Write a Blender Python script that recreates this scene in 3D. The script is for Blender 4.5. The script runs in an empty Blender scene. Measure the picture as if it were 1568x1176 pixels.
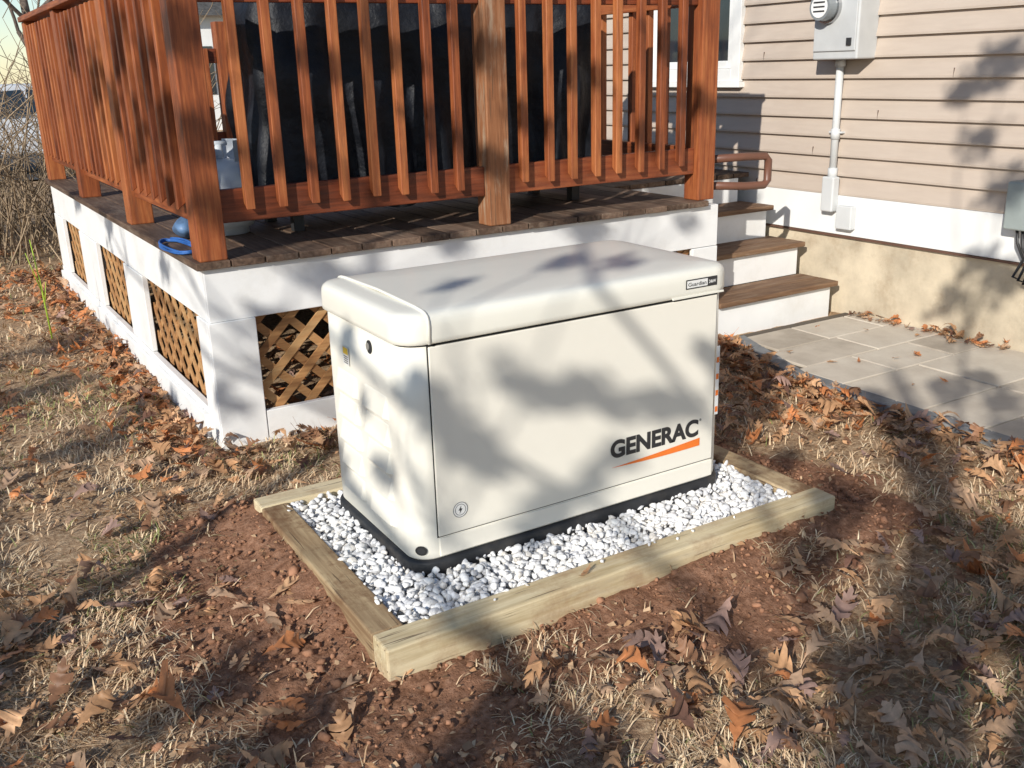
import bpy, math, random
import numpy as np
from mathutils import Matrix, Vector
random.seed(7); RNG=np.random.default_rng(11)
SC=bpy.context.scene; COL=SC.collection
R=math.radians
# ------------------------------------------------------------ helpers
def link(ob,parent=None):
    COL.objects.link(ob)
    if parent is not None: ob.parent=parent
    return ob
TH=0.0104; DX,DY=-0.175,1.5506
def empty(name,dframe=False,loc=(0,0,0)):
    e=bpy.data.objects.new(name,None); e.empty_display_size=.2
    if dframe:
        e.location=(DX,DY,0); e.rotation_euler=(0,0,TH)
    else: e.location=loc
    return link(e)
class MB:
    def __init__(s): s.v=[];s.f=[];s.m=[];s.r=[];s.sm=[]
    def add(s,vs,fs,mat=0,rnd=None,smooth=False):
        o=len(s.v); s.v+= [tuple(p) for p in vs]
        if rnd is None: rnd=random.random()
        for f in fs: s.f.append(tuple(i+o for i in f)); s.m.append(mat); s.r.append(rnd); s.sm.append(smooth)
    def box(s,x0,x1,y0,y1,z0,z1,mat=0,rnd=None,M=None):
        vs=[(x0,y0,z0),(x1,y0,z0),(x1,y1,z0),(x0,y1,z0),(x0,y0,z1),(x1,y0,z1),(x1,y1,z1),(x0,y1,z1)]
        if M is not None: vs=[tuple(M@Vector(p)) for p in vs]
        s.add(vs,[(0,3,2,1),(4,5,6,7),(0,1,5,4),(1,2,6,5),(2,3,7,6),(3,0,4,7)],mat,rnd)
    def tube(s,pts,rad,n=8,mat=0,cap=True,smooth=True):
        pts=[Vector(p) for p in pts]; k=len(pts)
        if not hasattr(rad,'__len__'): rad=[rad]*k
        vs=[];fs=[]; prev=None
        for i,p in enumerate(pts):
            t=(pts[min(i+1,k-1)]-pts[max(i-1,0)]).normalized()
            if prev is None:
                a=Vector((0,0,1)) if abs(t.z)<.9 else Vector((1,0,0)); u=t.cross(a).normalized()
            else: u=(prev-t*prev.dot(t)).normalized()
            prev=u; w=t.cross(u)
            for j in range(n):
                an=2*math.pi*j/n; vs.append(p+(u*math.cos(an)+w*math.sin(an))*rad[i])
        for i in range(k-1):
            for j in range(n):
                fs.append((i*n+j,i*n+(j+1)%n,(i+1)*n+(j+1)%n,(i+1)*n+j))
        if cap: fs.append(tuple(range(n))[::-1]); fs.append(tuple((k-1)*n+j for j in range(n)))
        s.add(vs,fs,mat,None,smooth)
    def loft(s,loops,mat=0,capb=True,capt=True,smooth=True):
        n=len(loops[0]); vs=[p for l in loops for p in l]; fs=[]
        for i in range(len(loops)-1):
            for j in range(n): fs.append((i*n+j,i*n+(j+1)%n,(i+1)*n+(j+1)%n,(i+1)*n+j))
        if capb: fs.append(tuple(range(n))[::-1])
        if capt: fs.append(tuple((len(loops)-1)*n+j for j in range(n)))
        s.add(vs,fs,mat,None,smooth)
    def build(s,name,mats,parent=None,bevel=0,seg=2,auto=None):
        me=bpy.data.meshes.new(name); me.from_pydata(s.v,[],s.f)
        for m in mats: me.materials.append(m)
        me.polygons.foreach_set('material_index',s.m); me.polygons.foreach_set('use_smooth',s.sm)
        at=me.attributes.new('var','FLOAT','FACE'); at.data.foreach_set('value',s.r)
        me.update()
        ob=bpy.data.objects.new(name,me); link(ob,parent)
        if bevel:
            b=ob.modifiers.new('bevel','BEVEL'); b.width=bevel; b.segments=seg; b.limit_method='ANGLE'; b.angle_limit=R(40)
        return ob
def fastmesh(name,V,F,mats,parent=None,colors=None,matidx=None,smooth=False):
    me=bpy.data.meshes.new(name); V=np.asarray(V,np.float32)
    me.vertices.add(len(V)); me.vertices.foreach_set('co',V.ravel())
    loops=np.concatenate([f.ravel() for f in F]); tot=np.concatenate([np.full(len(f),f.shape[1]) for f in F])
    st=np.concatenate([[0],np.cumsum(tot)[:-1]])
    me.loops.add(len(loops)); me.loops.foreach_set('vertex_index',loops.astype(np.int32))
    me.polygons.add(len(tot)); me.polygons.foreach_set('loop_start',st.astype(np.int32))
    me.polygons.foreach_set('loop_total',tot.astype(np.int32))
    if smooth: me.polygons.foreach_set('use_smooth',np.ones(len(tot),bool))
    for m in mats: me.materials.append(m)
    if matidx is not None: me.polygons.foreach_set('material_index',matidx.astype(np.int32))
    me.update(calc_edges=True)
    if colors is not None:
        at=me.attributes.new('col','FLOAT_COLOR','POINT')
        c=np.ones((len(V),4),np.float32); c[:,:3]=colors; at.data.foreach_set('color',c.ravel())
    ob=bpy.data.objects.new(name,me); return link(ob,parent)
def vnoise(x,y,s,seed=0):
    x=np.asarray(x)*s+seed*17.3; y=np.asarray(y)*s+seed*7.7
    xi=np.floor(x).astype(np.int64); yi=np.floor(y).astype(np.int64); fx=x-xi; fy=y-yi
    fx=fx*fx*(3-2*fx); fy=fy*fy*(3-2*fy)
    def h(a,b):
        n=(a*374761393+b*668265263+seed*1442695)&0xffffffff
        n=((n^(n>>13))*1274126177)&0xffffffff; n=n^(n>>16); return (n&0xffff)/65535.
    return (h(xi,yi)*(1-fx)+h(xi+1,yi)*fx)*(1-fy)+(h(xi,yi+1)*(1-fx)+h(xi+1,yi+1)*fx)*fy
def fbm(x,y,s,seed=0,o=3):
    r=0;a=.5;t=0
    for i in range(o): r=r+a*vnoise(x,y,s*2**i,seed+i); t+=a; a*=.5
    return r/t
def sstep(a,b,x):
    t=np.clip((x-a)/(b-a),0,1); return t*t*(3-2*t)
# ------------------------------------------------------------ materials
def newmat(name):
    m=bpy.data.materials.new(name); m.use_nodes=True; nt=m.node_tree
    return m,nt,nt.nodes['Principled BSDF']
def N(nt,t,**k):
    n=nt.nodes.new(t)
    for a,b in k.items(): setattr(n,a,b)
    return n
def ramp(nt,src,stops):
    r=N(nt,'ShaderNodeValToRGB'); el=r.color_ramp.elements
    el[0].position,el[0].color=stops[0][0],(*stops[0][1],1); el[1].position,el[1].color=stops[-1][0],(*stops[-1][1],1)
    for p,c in stops[1:-1]:
        e=el.new(p); e.color=(*c,1)
    nt.links.new(src,r.inputs[0]); return r.outputs[0]
def noise(nt,vec,scale,detail=5,rough=.6):
    n=N(nt,'ShaderNodeTexNoise'); n.inputs['Scale'].default_value=scale; n.inputs['Detail'].default_value=detail; n.inputs['Roughness'].default_value=rough
    nt.links.new(vec,n.inputs['Vector']); return n.outputs[0]
def mixc(nt,fac,a,b,mode='MIX'):
    m=N(nt,'ShaderNodeMix',data_type='RGBA',blend_type=mode)
    for i,x in ((0,fac),(6,a),(7,b)):
        if hasattr(x,'is_linked'): nt.links.new(x,m.inputs[i])
        else: m.inputs[i].default_value=x if i==0 else (*x,1)
    return m.outputs[2]
def bump(nt,bs,h,strength=.3,dist=.01):
    b=N(nt,'ShaderNodeBump'); b.inputs['Strength'].default_value=strength; b.inputs['Distance'].default_value=dist
    nt.links.new(h,b.inputs['Height']); nt.links.new(b.outputs[0],bs.inputs['Normal'])
def math_(nt,op,a,b=0.):
    m=N(nt,'ShaderNodeMath',operation=op)
    for i,x in ((0,a),(1,b)):
        if hasattr(x,'is_linked'): nt.links.new(x,m.inputs[i])
        else: m.inputs[i].default_value=x
    return m.outputs[0]
def maprange(nt,src,a,b_):
    mr=N(nt,'ShaderNodeMapRange'); mr.inputs[1].default_value=a; mr.inputs[2].default_value=b_; nt.links.new(src,mr.inputs[0]); return mr.outputs[0]
def wood(name,axis,stops,rough=.6,stain=None,stainamt=.5,grain=1.,worn=None,wornamt=.5,cracks=False):
    m,nt,bs=newmat(name)
    tc=N(nt,'ShaderNodeTexCoord'); at=N(nt,'ShaderNodeAttribute',attribute_name='var')
    mul=math_(nt,'MULTIPLY',at.outputs['Fac'],31.7)
    add=N(nt,'ShaderNodeVectorMath',operation='ADD'); nt.links.new(tc.outputs['Object'],add.inputs[0]); nt.links.new(mul,add.inputs[1])
    mp=N(nt,'ShaderNodeMapping'); sc=[1,1,1]; sc['xyz'.index(axis)]=.06; mp.inputs['Scale'].default_value=sc
    nt.links.new(add.outputs[0],mp.inputs[0])
    g=noise(nt,mp.outputs[0],60*grain,6,.65); big=noise(nt,add.outputs[0],3.5,4)
    f=math_(nt,'ADD',math_(nt,'MULTIPLY',g,.7),math_(nt,'MULTIPLY',big,.3))
    v=math_(nt,'ADD',f,math_(nt,'MULTIPLY',math_(nt,'SUBTRACT',at.outputs['Fac'],.5),.22))
    c=ramp(nt,v,stops)
    if worn:
        mp2=N(nt,'ShaderNodeMapping'); sc=[1,1,1]; sc['xyz'.index(axis)]=.15; mp2.inputs['Scale'].default_value=sc; nt.links.new(add.outputs[0],mp2.inputs[0])
        w_=noise(nt,mp2.outputs[0],26,6,.7); c=mixc(nt,math_(nt,'MULTIPLY',maprange(nt,w_,.52,.68),wornamt),c,worn)
    if stain:
        s=noise(nt,add.outputs[0],7,6,.7)
        c=mixc(nt,math_(nt,'MULTIPLY',maprange(nt,s,.48,.64),stainamt),c,stain)
    h=g
    if cracks:
        mp3=N(nt,'ShaderNodeMapping'); sc=[1,1,1]; sc['xyz'.index(axis)]=.035; mp3.inputs['Scale'].default_value=sc; nt.links.new(add.outputs[0],mp3.inputs[0])
        k_=noise(nt,mp3.outputs[0],90,3,.5); kk=maprange(nt,k_,.36,.31)
        c=mixc(nt,math_(nt,'MULTIPLY',kk,.8),c,(.10,.06,.035)); h=math_(nt,'SUBTRACT',g,kk)
    nt.links.new(c,bs.inputs['Base Color']); bs.inputs['Roughness'].default_value=rough
    bs.inputs['Specular IOR Level'].default_value=.3
    bump(nt,bs,h,.4,.004); return m
def plain(name,col,rough=.5,var=.06,scale=6,bumpk=.0,metal=0,spec=.5,dirt=None,dirtamt=.3):
    m,nt,bs=newmat(name); tc=N(nt,'ShaderNodeTexCoord')
    n=noise(nt,tc.outputs['Object'],scale,6)
    lo=tuple(max(0,c*(1-var*2)) for c in col); hi=tuple(min(1,c*(1+var)) for c in col)
    c=ramp(nt,n,[(.3,lo),(.65,hi)])
    if dirt:
        n2=noise(nt,tc.outputs['Object'],scale*.6+1,8,.7)
        c=mixc(nt,math_(nt,'MULTIPLY',maprange(nt,n2,.5,.72),dirtamt),c,dirt)
    nt.links.new(c,bs.inputs['Base Color']); bs.inputs['Roughness'].default_value=rough; bs.inputs['Metallic'].default_value=metal
    bs.inputs['Specular IOR Level'].default_value=spec
    if bumpk:
        n3=noise(nt,tc.outputs['Object'],scale*12,4); bump(nt,bs,n3,bumpk,.004)
    return m
def attrmat(name,rough=.7,gain=1.,trans=0,scale=40,spec=.3):
    m,nt,bs=newmat(name); at=N(nt,'ShaderNodeAttribute',attribute_name='col'); tc=N(nt,'ShaderNodeTexCoord')
    n=noise(nt,tc.outputs['Object'],scale,4); f=ramp(nt,n,[(.3,(.72,.72,.72)),(.7,(1.15,1.15,1.15))])
    c=mixc(nt,1.,at.outputs['Color'],f,'MULTIPLY'); nt.links.new(c,bs.inputs['Base Color'])
    bs.inputs['Roughness'].default_value=rough; bs.inputs['Specular IOR Level'].default_value=spec
    if trans:
        t=N(nt,'ShaderNodeBsdfTranslucent'); nt.links.new(c,t.inputs[0]); ms=N(nt,'ShaderNodeMixShader'); ms.inputs[0].default_value=trans
        nt.links.new(bs.outputs[0],ms.inputs[1]); nt.links.new(t.outputs[0],ms.inputs[2]); nt.links.new(ms.outputs[0],nt.nodes['Material Output'].inputs[0])
    return m
ST=[(.28,(.08,.020,.010)),(.5,(.27,.075,.026)),(.72,(.45,.16,.055))]
WZ=wood('stained_wood_vertical','z',ST,.5,worn=(.12,.05,.03),wornamt=.55); WX=wood('stained_wood_x','x',[(.28,(.08,.022,.010)),(.5,(.22,.055,.022)),(.72,(.34,.105,.04))],.5,worn=(.1,.045,.03),wornamt=.5); WY=wood('stained_wood_y','y',ST,.5)
WP=wood('weathered_post_wood','z',[(.3,(.12,.045,.022)),(.5,(.28,.115,.05)),(.72,(.42,.23,.13))],.65,worn=(.40,.30,.21),wornamt=.75,cracks=True)
DKB=wood('deck_board_wood','y',[(.3,(.05,.03,.02)),(.5,(.135,.085,.058)),(.72,(.25,.17,.12))],.7,worn=(.3,.24,.18),wornamt=.4)
TRD=wood('tread_wood','x',[(.3,(.09,.045,.025)),(.5,(.2,.115,.065)),(.72,(.3,.2,.12))],.7,worn=(.33,.26,.19),wornamt=.5)
LAT=wood('lattice_wood','x',[(.3,(.22,.10,.04)),(.5,(.42,.22,.09)),(.72,(.54,.34,.16))],.65)
TX=wood('treated_timber_x','x',[(.3,(.44,.34,.19)),(.5,(.64,.54,.35)),(.72,(.76,.67,.48))],.75,(.30,.17,.085),.5,.7,worn=(.44,.38,.29),wornamt=.45,cracks=True)
TY=wood('treated_timber_y','y',[(.3,(.22,.14,.075)),(.5,(.42,.31,.18)),(.72,(.58,.46,.30))],.75,(.15,.075,.035),.9,.7,cracks=True)
WHITE=plain('white_paint',(.82,.82,.81),.5,.03,4,.1,dirt=(.5,.46,.38),dirtamt=.25)
WHITE2=plain('white_trim',(.8,.8,.78),.5,.03,3)
CREAM=plain('cream_enamel',(.82,.79,.70),.38,.012,2,.12)
CREAM2=plain('cream_enamel_panel',(.81,.775,.685),.4,.012,2,.12)
LIDM=plain('cream_lid_enamel',(.79,.77,.685),.3,.015,2,.08)
BLACKP=plain('black_plastic_base',(.02,.021,.024),.55,.2,10,.2,dirt=(.12,.1,.08),dirtamt=.4)
GAP=plain('dark_gap',(.02,.02,.02),.8)
INK=plain('black_ink',(.03,.03,.032),.5)
ORANGE=plain('orange_decal',(.85,.2,.03),.45)
# ------------------------------------------------------------ camera
cd=bpy.data.cameras.new('camera'); cam=bpy.data.objects.new('camera',cd); link(cam)
yaw,pit,rol,f=-0.5369,-0.3151,-0.0297,1494.6
fw=Vector((-math.sin(yaw)*math.cos(pit),math.cos(yaw)*math.cos(pit),math.sin(pit)))
rt0=Vector((math.cos(yaw),math.sin(yaw),0)); up0=rt0.cross(fw)
rt=rt0*math.cos(rol)+up0*math.sin(rol); up=-rt0*math.sin(rol)+up0*math.cos(rol)
M=Matrix((( rt.x,up.x,-fw.x,-1.081),(rt.y,up.y,-fw.y,-2.4063),(rt.z,up.z,-fw.z,1.5338),(0,0,0,1)))
cam.matrix_world=M; cd.sensor_width=36; cd.lens=f/1568*36; cd.clip_start=.05; cd.clip_end=2000
SC.camera=cam
# ------------------------------------------------------------ light
EL=R(26); PH=R(35)
SUN=Vector((-math.cos(PH)*math.cos(EL),-math.sin(PH)*math.cos(EL),math.sin(EL)))
sl=bpy.data.lights.new('sun','SUN'); sl.energy=5.0; sl.angle=R(.5); sl.color=(1,.95,.865)
so=bpy.data.objects.new('sun',sl); link(so); so.rotation_euler=SUN.to_track_quat('Z','Y').to_euler(); so.location=(-10,-8,12)
w=bpy.data.worlds.new('World'); SC.world=w; w.use_nodes=True; nt=w.node_tree
sk=nt.nodes.new('ShaderNodeTexSky'); sk.sky_type='NISHITA'; sk.sun_disc=False; sk.sun_elevation=EL; sk.sun_rotation=math.atan2(SUN.x,SUN.y)%(2*math.pi); sk.air_density=1.0; sk.dust_density=.2; sk.ozone_density=2.0
nt.links.new(sk.outputs[0],nt.nodes['Background'].inputs[0]); nt.nodes['Background'].inputs[1].default_value=.13
SC.view_settings.view_transform='Standard'; SC.view_settings.look='None'; SC.view_settings.exposure=0
# ------------------------------------------------------------ ground
FX0,FX1,FY0,FY1=-.253,1.435,-.337,.814
FW=.095
def frame_dist(x,y):
    dx=np.maximum(np.maximum(FX0-x,x-FX1),0); dy=np.maximum(np.maximum(FY0-y,y-FY1),0); return np.hypot(dx,dy)
def gh(x,y):
    x=np.asarray(x,float);y=np.asarray(y,float)
    h=(fbm(x,y,1.1,3)-.5)*.05+(fbm(x,y,6,5)-.5)*.02
    d=frame_dist(x,y); h=h*sstep(0,.4,d)
    bank=np.exp(-(d/.13)**2)
    lump=.6+.8*fbm(x,y,7,15,2)
    h=h+.048*bank*lump*sstep(.0,1.2,x)*(y<.8)+.068*bank*lump*sstep(-.32,.1,y)*(x<.5)
    return h-.002
def dirt(x,y):
    d=frame_dist(x,y); n=fbm(x,y,3.2,9,4)
    m=1-sstep(.08,.42,d+(n-.5)*.8)
    m2=np.exp(-(((x+.45)/.30)**2+((y-.1)/.65)**2))
    m3=np.exp(-(((x+.30)/.36)**2+((y+.6)/.34)**2))
    m4=np.exp(-(((x-.6)/.6)**2+((y+.55)/.16)**2))*.8
    return np.clip(np.maximum(m,np.maximum(np.maximum(m2,m3),m4)*1.1*(.4+n)),0,1)
def axis(a0,a1,step,far):
    core=np.arange(a0,a1+1e-6,step); o=[];s=step;p=a1
    while p<far: s*=1.25;p+=s;o.append(p)
    q=[];s=step;p=a0
    while p>-far: s*=1.25;p-=s;q.append(p)
    return np.array(q[::-1]+list(core)+o)
ax=axis(-2.4,3.,.016,400); ay=axis(-1.8,3.2,.018,400)
X,Y=np.meshgrid(ax,ay); near=(1-sstep(8,14,np.abs(X)))*(1-sstep(10,16,np.abs(Y)))
DM=dirt(X,Y)
Zg=gh(X,Y)*near+ near*(.25+.75*DM)*((fbm(X,Y,18,21,3)-.5)*.040+(vnoise(X,Y,60,4)-.5)*.012)*(frame_dist(X,Y)>0)
ins=(X>FX0+.03)&(X<FX1-.03)&(Y>FY0+.03)&(Y<FY1-.03); Zg=np.where(ins,.0,Zg)
pat=(X>2.6)&(Y<1.6); Zg=np.where(pat,np.minimum(Zg,-.004),Zg)
ny,nx=X.shape; idx=np.arange(nx*ny).reshape(ny,nx)
F=np.stack([idx[:-1,:-1],idx[:-1,1:],idx[1:,1:],idx[1:,:-1]],-1).reshape(-1,4)
gc=np.stack([DM.ravel()]*3,-1)
m,nt,bs=newmat('lawn_soil'); tc=N(nt,'ShaderNodeTexCoord'); at=N(nt,'ShaderNodeAttribute',attribute_name='col'); o=tc.outputs['Object']
n1=noise(nt,o,2.2,6,.65); n2=noise(nt,o,45,6,.7); n3=noise(nt,o,160,4,.7)
thatch=ramp(nt,n2,[(.3,(.17,.10,.055)),(.5,(.40,.27,.165)),(.68,(.64,.48,.31))])
soil=ramp(nt,n2,[(.3,(.13,.062,.035)),(.5,(.29,.15,.09)),(.7,(.42,.24,.155))])
k=math_(nt,'ADD',at.outputs['Fac'],math_(nt,'MULTIPLY',math_(nt,'SUBTRACT',n1,.5),.9))
c=mixc(nt,maprange(nt,k,.1,.45),thatch,soil); nt.links.new(c,bs.inputs['Base Color']); bs.inputs['Roughness'].default_value=.95; bs.inputs['Specular IOR Level'].default_value=.1
bump(nt,bs,math_(nt,'ADD',n2,math_(nt,'MULTIPLY',n3,.5)),.9,.012)
fastmesh('ground',np.stack([X.ravel(),Y.ravel(),Zg.ravel()],-1),[F],[m],colors=gc,smooth=True)
def sheet(name,x0,x1,y0,y1,z,mat):
    b=MB(); b.add([(x0,y0,z),(x1,y0,z),(x1,y1,z),(x0,y1,z)],[(0,1,2,3)]); return b.build(name,[mat])
ASPH=plain('asphalt',(.06,.06,.062),.85,.2,8,.3)
sheet('road',-60,60,15,21,.03,ASPH)
# ------------------------------------------------------------ scatter masks
def in_deck(x,y,mg=.0):
    a=(x-DX)*math.cos(TH)+(y-DY)*math.sin(TH); b=-(x-DX)*math.sin(TH)+(y-DY)*math.cos(TH)
    return (a>-mg)&(a<3.95)&(b>-mg)&(b<4.4+mg)
def pat_edge(y): return np.where(y<.85,2.58,2.58+(y-.85)*.36)
def blocked(x,y):
    return ((x>FX0-.0)&(x<FX1)&(y>FY0)&(y<FY1))|in_deck(x,y)|((x>pat_edge(y)-.09))
def cdist(x,y): return np.hypot(x+1.08,y+2.4)
# ------------------------------------------------------------ grass
n=1150000
x=RNG.uniform(-3.2,3.4,n); y=RNG.uniform(-2.0,8,n)
d=cdist(x,y); dens=(fbm(x,y,2.6,31,4)); cl=fbm(x,y,14,33,2)
keepv=(y+2.4>-(x+1.08)*.45) & ((x+1.08)>-.25*(y+2.4)-.35) 
p=np.clip(2.6/d,0,1)**2*np.clip((dens-.28)*3.4,0.15,1)*np.clip((cl-.22)*2.4,.08,1)*(1-np.clip(dirt(x,y)*1.3,0,.985))
keep=(RNG.random(n)<p)&~blocked(x,y)&keepv
x=x[keep];y=y[keep];n=len(x); d=cdist(x,y)
L=RNG.uniform(.02,.062,n)*(1+.25*(d/4)); wd=RNG.uniform(.0008,.0016,n)*(1+d*.24)
flow=fbm(x,y,2,51)*12; az=flow+RNG.normal(0,1.3,n); tilt=np.clip(RNG.normal(1.15,.33,n),.1,1.5)
dx=np.cos(az);dy=np.sin(az); px=-dy;py=dx
z0=gh(x,y)-.003
def P(t,hh,ww,sgn): return np.stack([x+dx*L*t+px*wd*ww*sgn,y+dy*L*t+py*wd*ww*sgn,z0+hh],-1)
st=np.sin(tilt);ct=np.cos(tilt)
V=np.stack([P(0,0*L,1,-1),P(0,0*L,1,1),P(.5*st,L*ct*.55+.004,.8,-1),P(.5*st,L*ct*.55+.004,.8,1),P(st,L*ct*.75+.003,0,1)],1).reshape(-1,3)
b=np.arange(n)*5
Fq=np.stack([b,b+1,b+3,b+2],-1);Ft=np.stack([b+2,b+3,b+4],-1)
pal=np.array([(.76,.57,.36),(.64,.45,.28),(.84,.68,.46),(.48,.31,.18),(.27,.29,.10),(.40,.39,.17)])
gr=fbm(x,y,1.6,77,2); g=(RNG.random(n)<np.clip((gr-.52)*1.6,.02,.35)); ci=np.where(g,RNG.integers(4,6,n),RNG.choice(4,n,p=[.33,.28,.20,.19]))
col=pal[ci]*RNG.uniform(.74,1.10,(n,1)); col=np.clip(np.repeat(col,5,0),0,.9)
fastmesh('dry_grass',V,[Fq,Ft],[attrmat('dry_grass_blades',.75)],colors=col)
n=70000; x=RNG.uniform(-3,3.2,n);y=RNG.uniform(-2,7,n); k=~blocked(x,y)&(RNG.random(n)<np.clip(fbm(x,y,2.3,61,3)*1.9-.45,.1,1)*np.clip(3.4/cdist(x,y),0,1)*(1-.6*dirt(x,y)))
x=x[k];y=y[k];n=len(x); az=RNG.uniform(0,6.28,n); s_=RNG.uniform(.004,.015,n); asp=RNG.uniform(.3,.9,n); z=gh(x,y)+RNG.uniform(.002,.016,n)
tx=RNG.normal(0,.35,n);ty=RNG.normal(0,.35,n); cx_,sx_=np.cos(az),np.sin(az)
def Q(u,v,bz=0): 
    lx=u*s_;ly=v*s_*asp; return np.stack([x+lx*cx_-ly*sx_,y+lx*sx_+ly*cx_,z+tx*lx+ty*ly+bz*s_],-1)
V=np.stack([Q(-1,0),Q(-.2,-1,.2),Q(1,-.1),Q(.3,1,.25)],1).reshape(-1,3); b=np.arange(n)*4
pal=np.array([(.48,.27,.14),(.44,.29,.17),(.28,.16,.09),(.60,.41,.25)]); col=np.repeat(pal[RNG.integers(0,4,n)]*RNG.uniform(.7,1.2,(n,1)),4,0)
fastmesh('leaf_litter',V,[np.stack([b,b+1,b+2,b+3],-1)],[attrmat('leaf_litter_bits',.8)],colors=col)
# ------------------------------------------------------------ fallen leaves
T=np.array([0,.10,.17,.24,.29,.40,.48,.50,.62,.71,.73,.84,.88,.95,1.]); HW=np.array([.012,.06,.17,.20,.07,.33,.40,.12,.42,.44,.14,.30,.11,.10,.015])
sh=np.array([0,0,.03,.08,0,.05,.12,0,.06,.12,0,.08,0,0,0])
nt_=len(T)
tv=[];
for i in range(nt_):
    tv.append((T[i],0)); tv.append((T[i]+sh[i],HW[i]*.62)); tv.append((T[i]+sh[i],-HW[i]*.62))
tv.append((-.22,.008));tv.append((-.22,-.008))
tv=np.array(tv); tf=[]
for i in range(nt_-1):
    tf.append((3*i,3*i+3,3*i+4,3*i+1)); tf.append((3*i,3*i+2,3*i+5,3*i+3))
tf.append((1,nt_*3,nt_*3+1,2)); tf=np.array(tf)
def leafpts():
    pts=[]
    def add(x,y,s=1.): 
        k=~blocked(x,y); pts.append(np.stack([x[k],y[k],np.full(k.sum(),s)],-1))
    n=1500; x=RNG.uniform(-3,3.2,n);y=RNG.uniform(-2,3,n); k=RNG.random(n)<np.clip(fbm(x,y,1.2,91)*2-.6,.08,1); add(x[k],y[k])
    n=3300; x=RNG.uniform(-3.2,-.1,n);y=RNG.uniform(.6,8,n); k=RNG.random(n)<np.clip(fbm(x,y,1.5,93)*2.6-.75,.06,1)*np.clip((y-.4)/2.6,.15,1); add(x[k],y[k])
    n=700; y=RNG.uniform(1.3,6.5,n); add(-.2-np.abs(RNG.normal(0,.14,n)),y)
    n=260; x=RNG.uniform(-.2,2.7,n); add(x,1.52-np.abs(RNG.normal(0,.12,n)))
    n=420; y=RNG.uniform(-1,1.5,n); x=pat_edge(y)-.1-np.abs(RNG.normal(0,.22,n)); add(x,y)
    n=260; add(RNG.uniform(1.5,2.5,n),RNG.uniform(.3,1.5,n))
    n=620; x=RNG.uniform(.0,2.3,n); add(x,RNG.uniform(-2,-.5,n)*1.0,1.1)
    n=170; add(RNG.uniform(-1.3,-.3,n),RNG.uniform(-1,.5,n),1.12)
    return np.concatenate(pts)
lp=leafpts(); dd=dirt(lp[:,0],lp[:,1])
lp=lp[(RNG.random(len(lp))>dd*.75)]
e1=np.stack([RNG.uniform(-.1,2.6,400),RNG.uniform(1.65,3.2,400),np.ones(400)],-1)
e2=np.stack([RNG.uniform(2.7,3.7,16),RNG.uniform(-.6,1.5,16),np.full(16,.6)],-1)
e3=np.stack([3.72-np.abs(RNG.normal(0,.05,60)),RNG.uniform(.5,1.5,60),np.full(60,.8)],-1)
e4=np.array([(.40,-.30,.75)])
lp=np.concatenate([lp,e1,e2,e3,e4])
n=len(lp); x,y=lp[:,0],lp[:,1]
S=RNG.uniform(.05,.118,n)*lp[:,2]; az=RNG.uniform(0,6.283,n)
curl=RNG.normal(.0,1.1,n); bend=RNG.normal(0,.8,n); tw=RNG.normal(0,.7,n)
wsc=RNG.uniform(.65,1.2,n)
lx=tv[None,:,0]-.45; ly=tv[None,:,1]*wsc[:,None]*(1+RNG.normal(0,.10,(n,len(tv))))
lz=curl[:,None]*ly**2*1.6+bend[:,None]*lx**2*.8+tw[:,None]*lx*ly+RNG.normal(0,.012,(n,len(tv)))
lx,ly,lz=np.broadcast_to(lx,lz.shape)*S[:,None],ly*S[:,None],lz*S[:,None]
tx=RNG.normal(0,.26,n);ty=RNG.normal(0,.26,n)
lz=lz+tx[:,None]*lx+ty[:,None]*ly+.002
lz=lz-lz.min(1,keepdims=True)
c,s=np.cos(az)[:,None],np.sin(az)[:,None]
onf=(frame_dist(x,y)<=0)
zb=np.where((x>pat_edge(y))&(y<1.6),.034,np.where(onf,.097,gh(x,y)+.004+RNG.uniform(0,.022,n)*(1-dirt(x,y))))
V=np.stack([x[:,None]+lx*c-ly*s,y[:,None]+lx*s+ly*c,zb[:,None]+lz],-1).reshape(-1,3)
Fl=(tf[None]+(np.arange(n)*len(tv))[:,None,None]).reshape(-1,4)
pal=np.array([(.62,.24,.09),(.58,.32,.16),(.54,.35,.22),(.30,.15,.08),(.38,.24,.19),(.70,.41,.22),(.18,.09,.06)])
orange=(y>1.5)|((x>1.7)&(y>.2))|onf
ci=np.where(orange,RNG.choice(7,n,p=[.30,.22,.14,.12,.04,.13,.05]),RNG.choice(7,n,p=[.10,.22,.25,.12,.14,.12,.05]))
col=pal[ci]*RNG.uniform(.7,1.15,(n,1)); col=np.repeat(col,len(tv),0)
fastmesh('fallen_leaves',V,[Fl],[attrmat('dead_leaf',.55,trans=.15,spec=.4)],colors=col,smooth=True)
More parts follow.
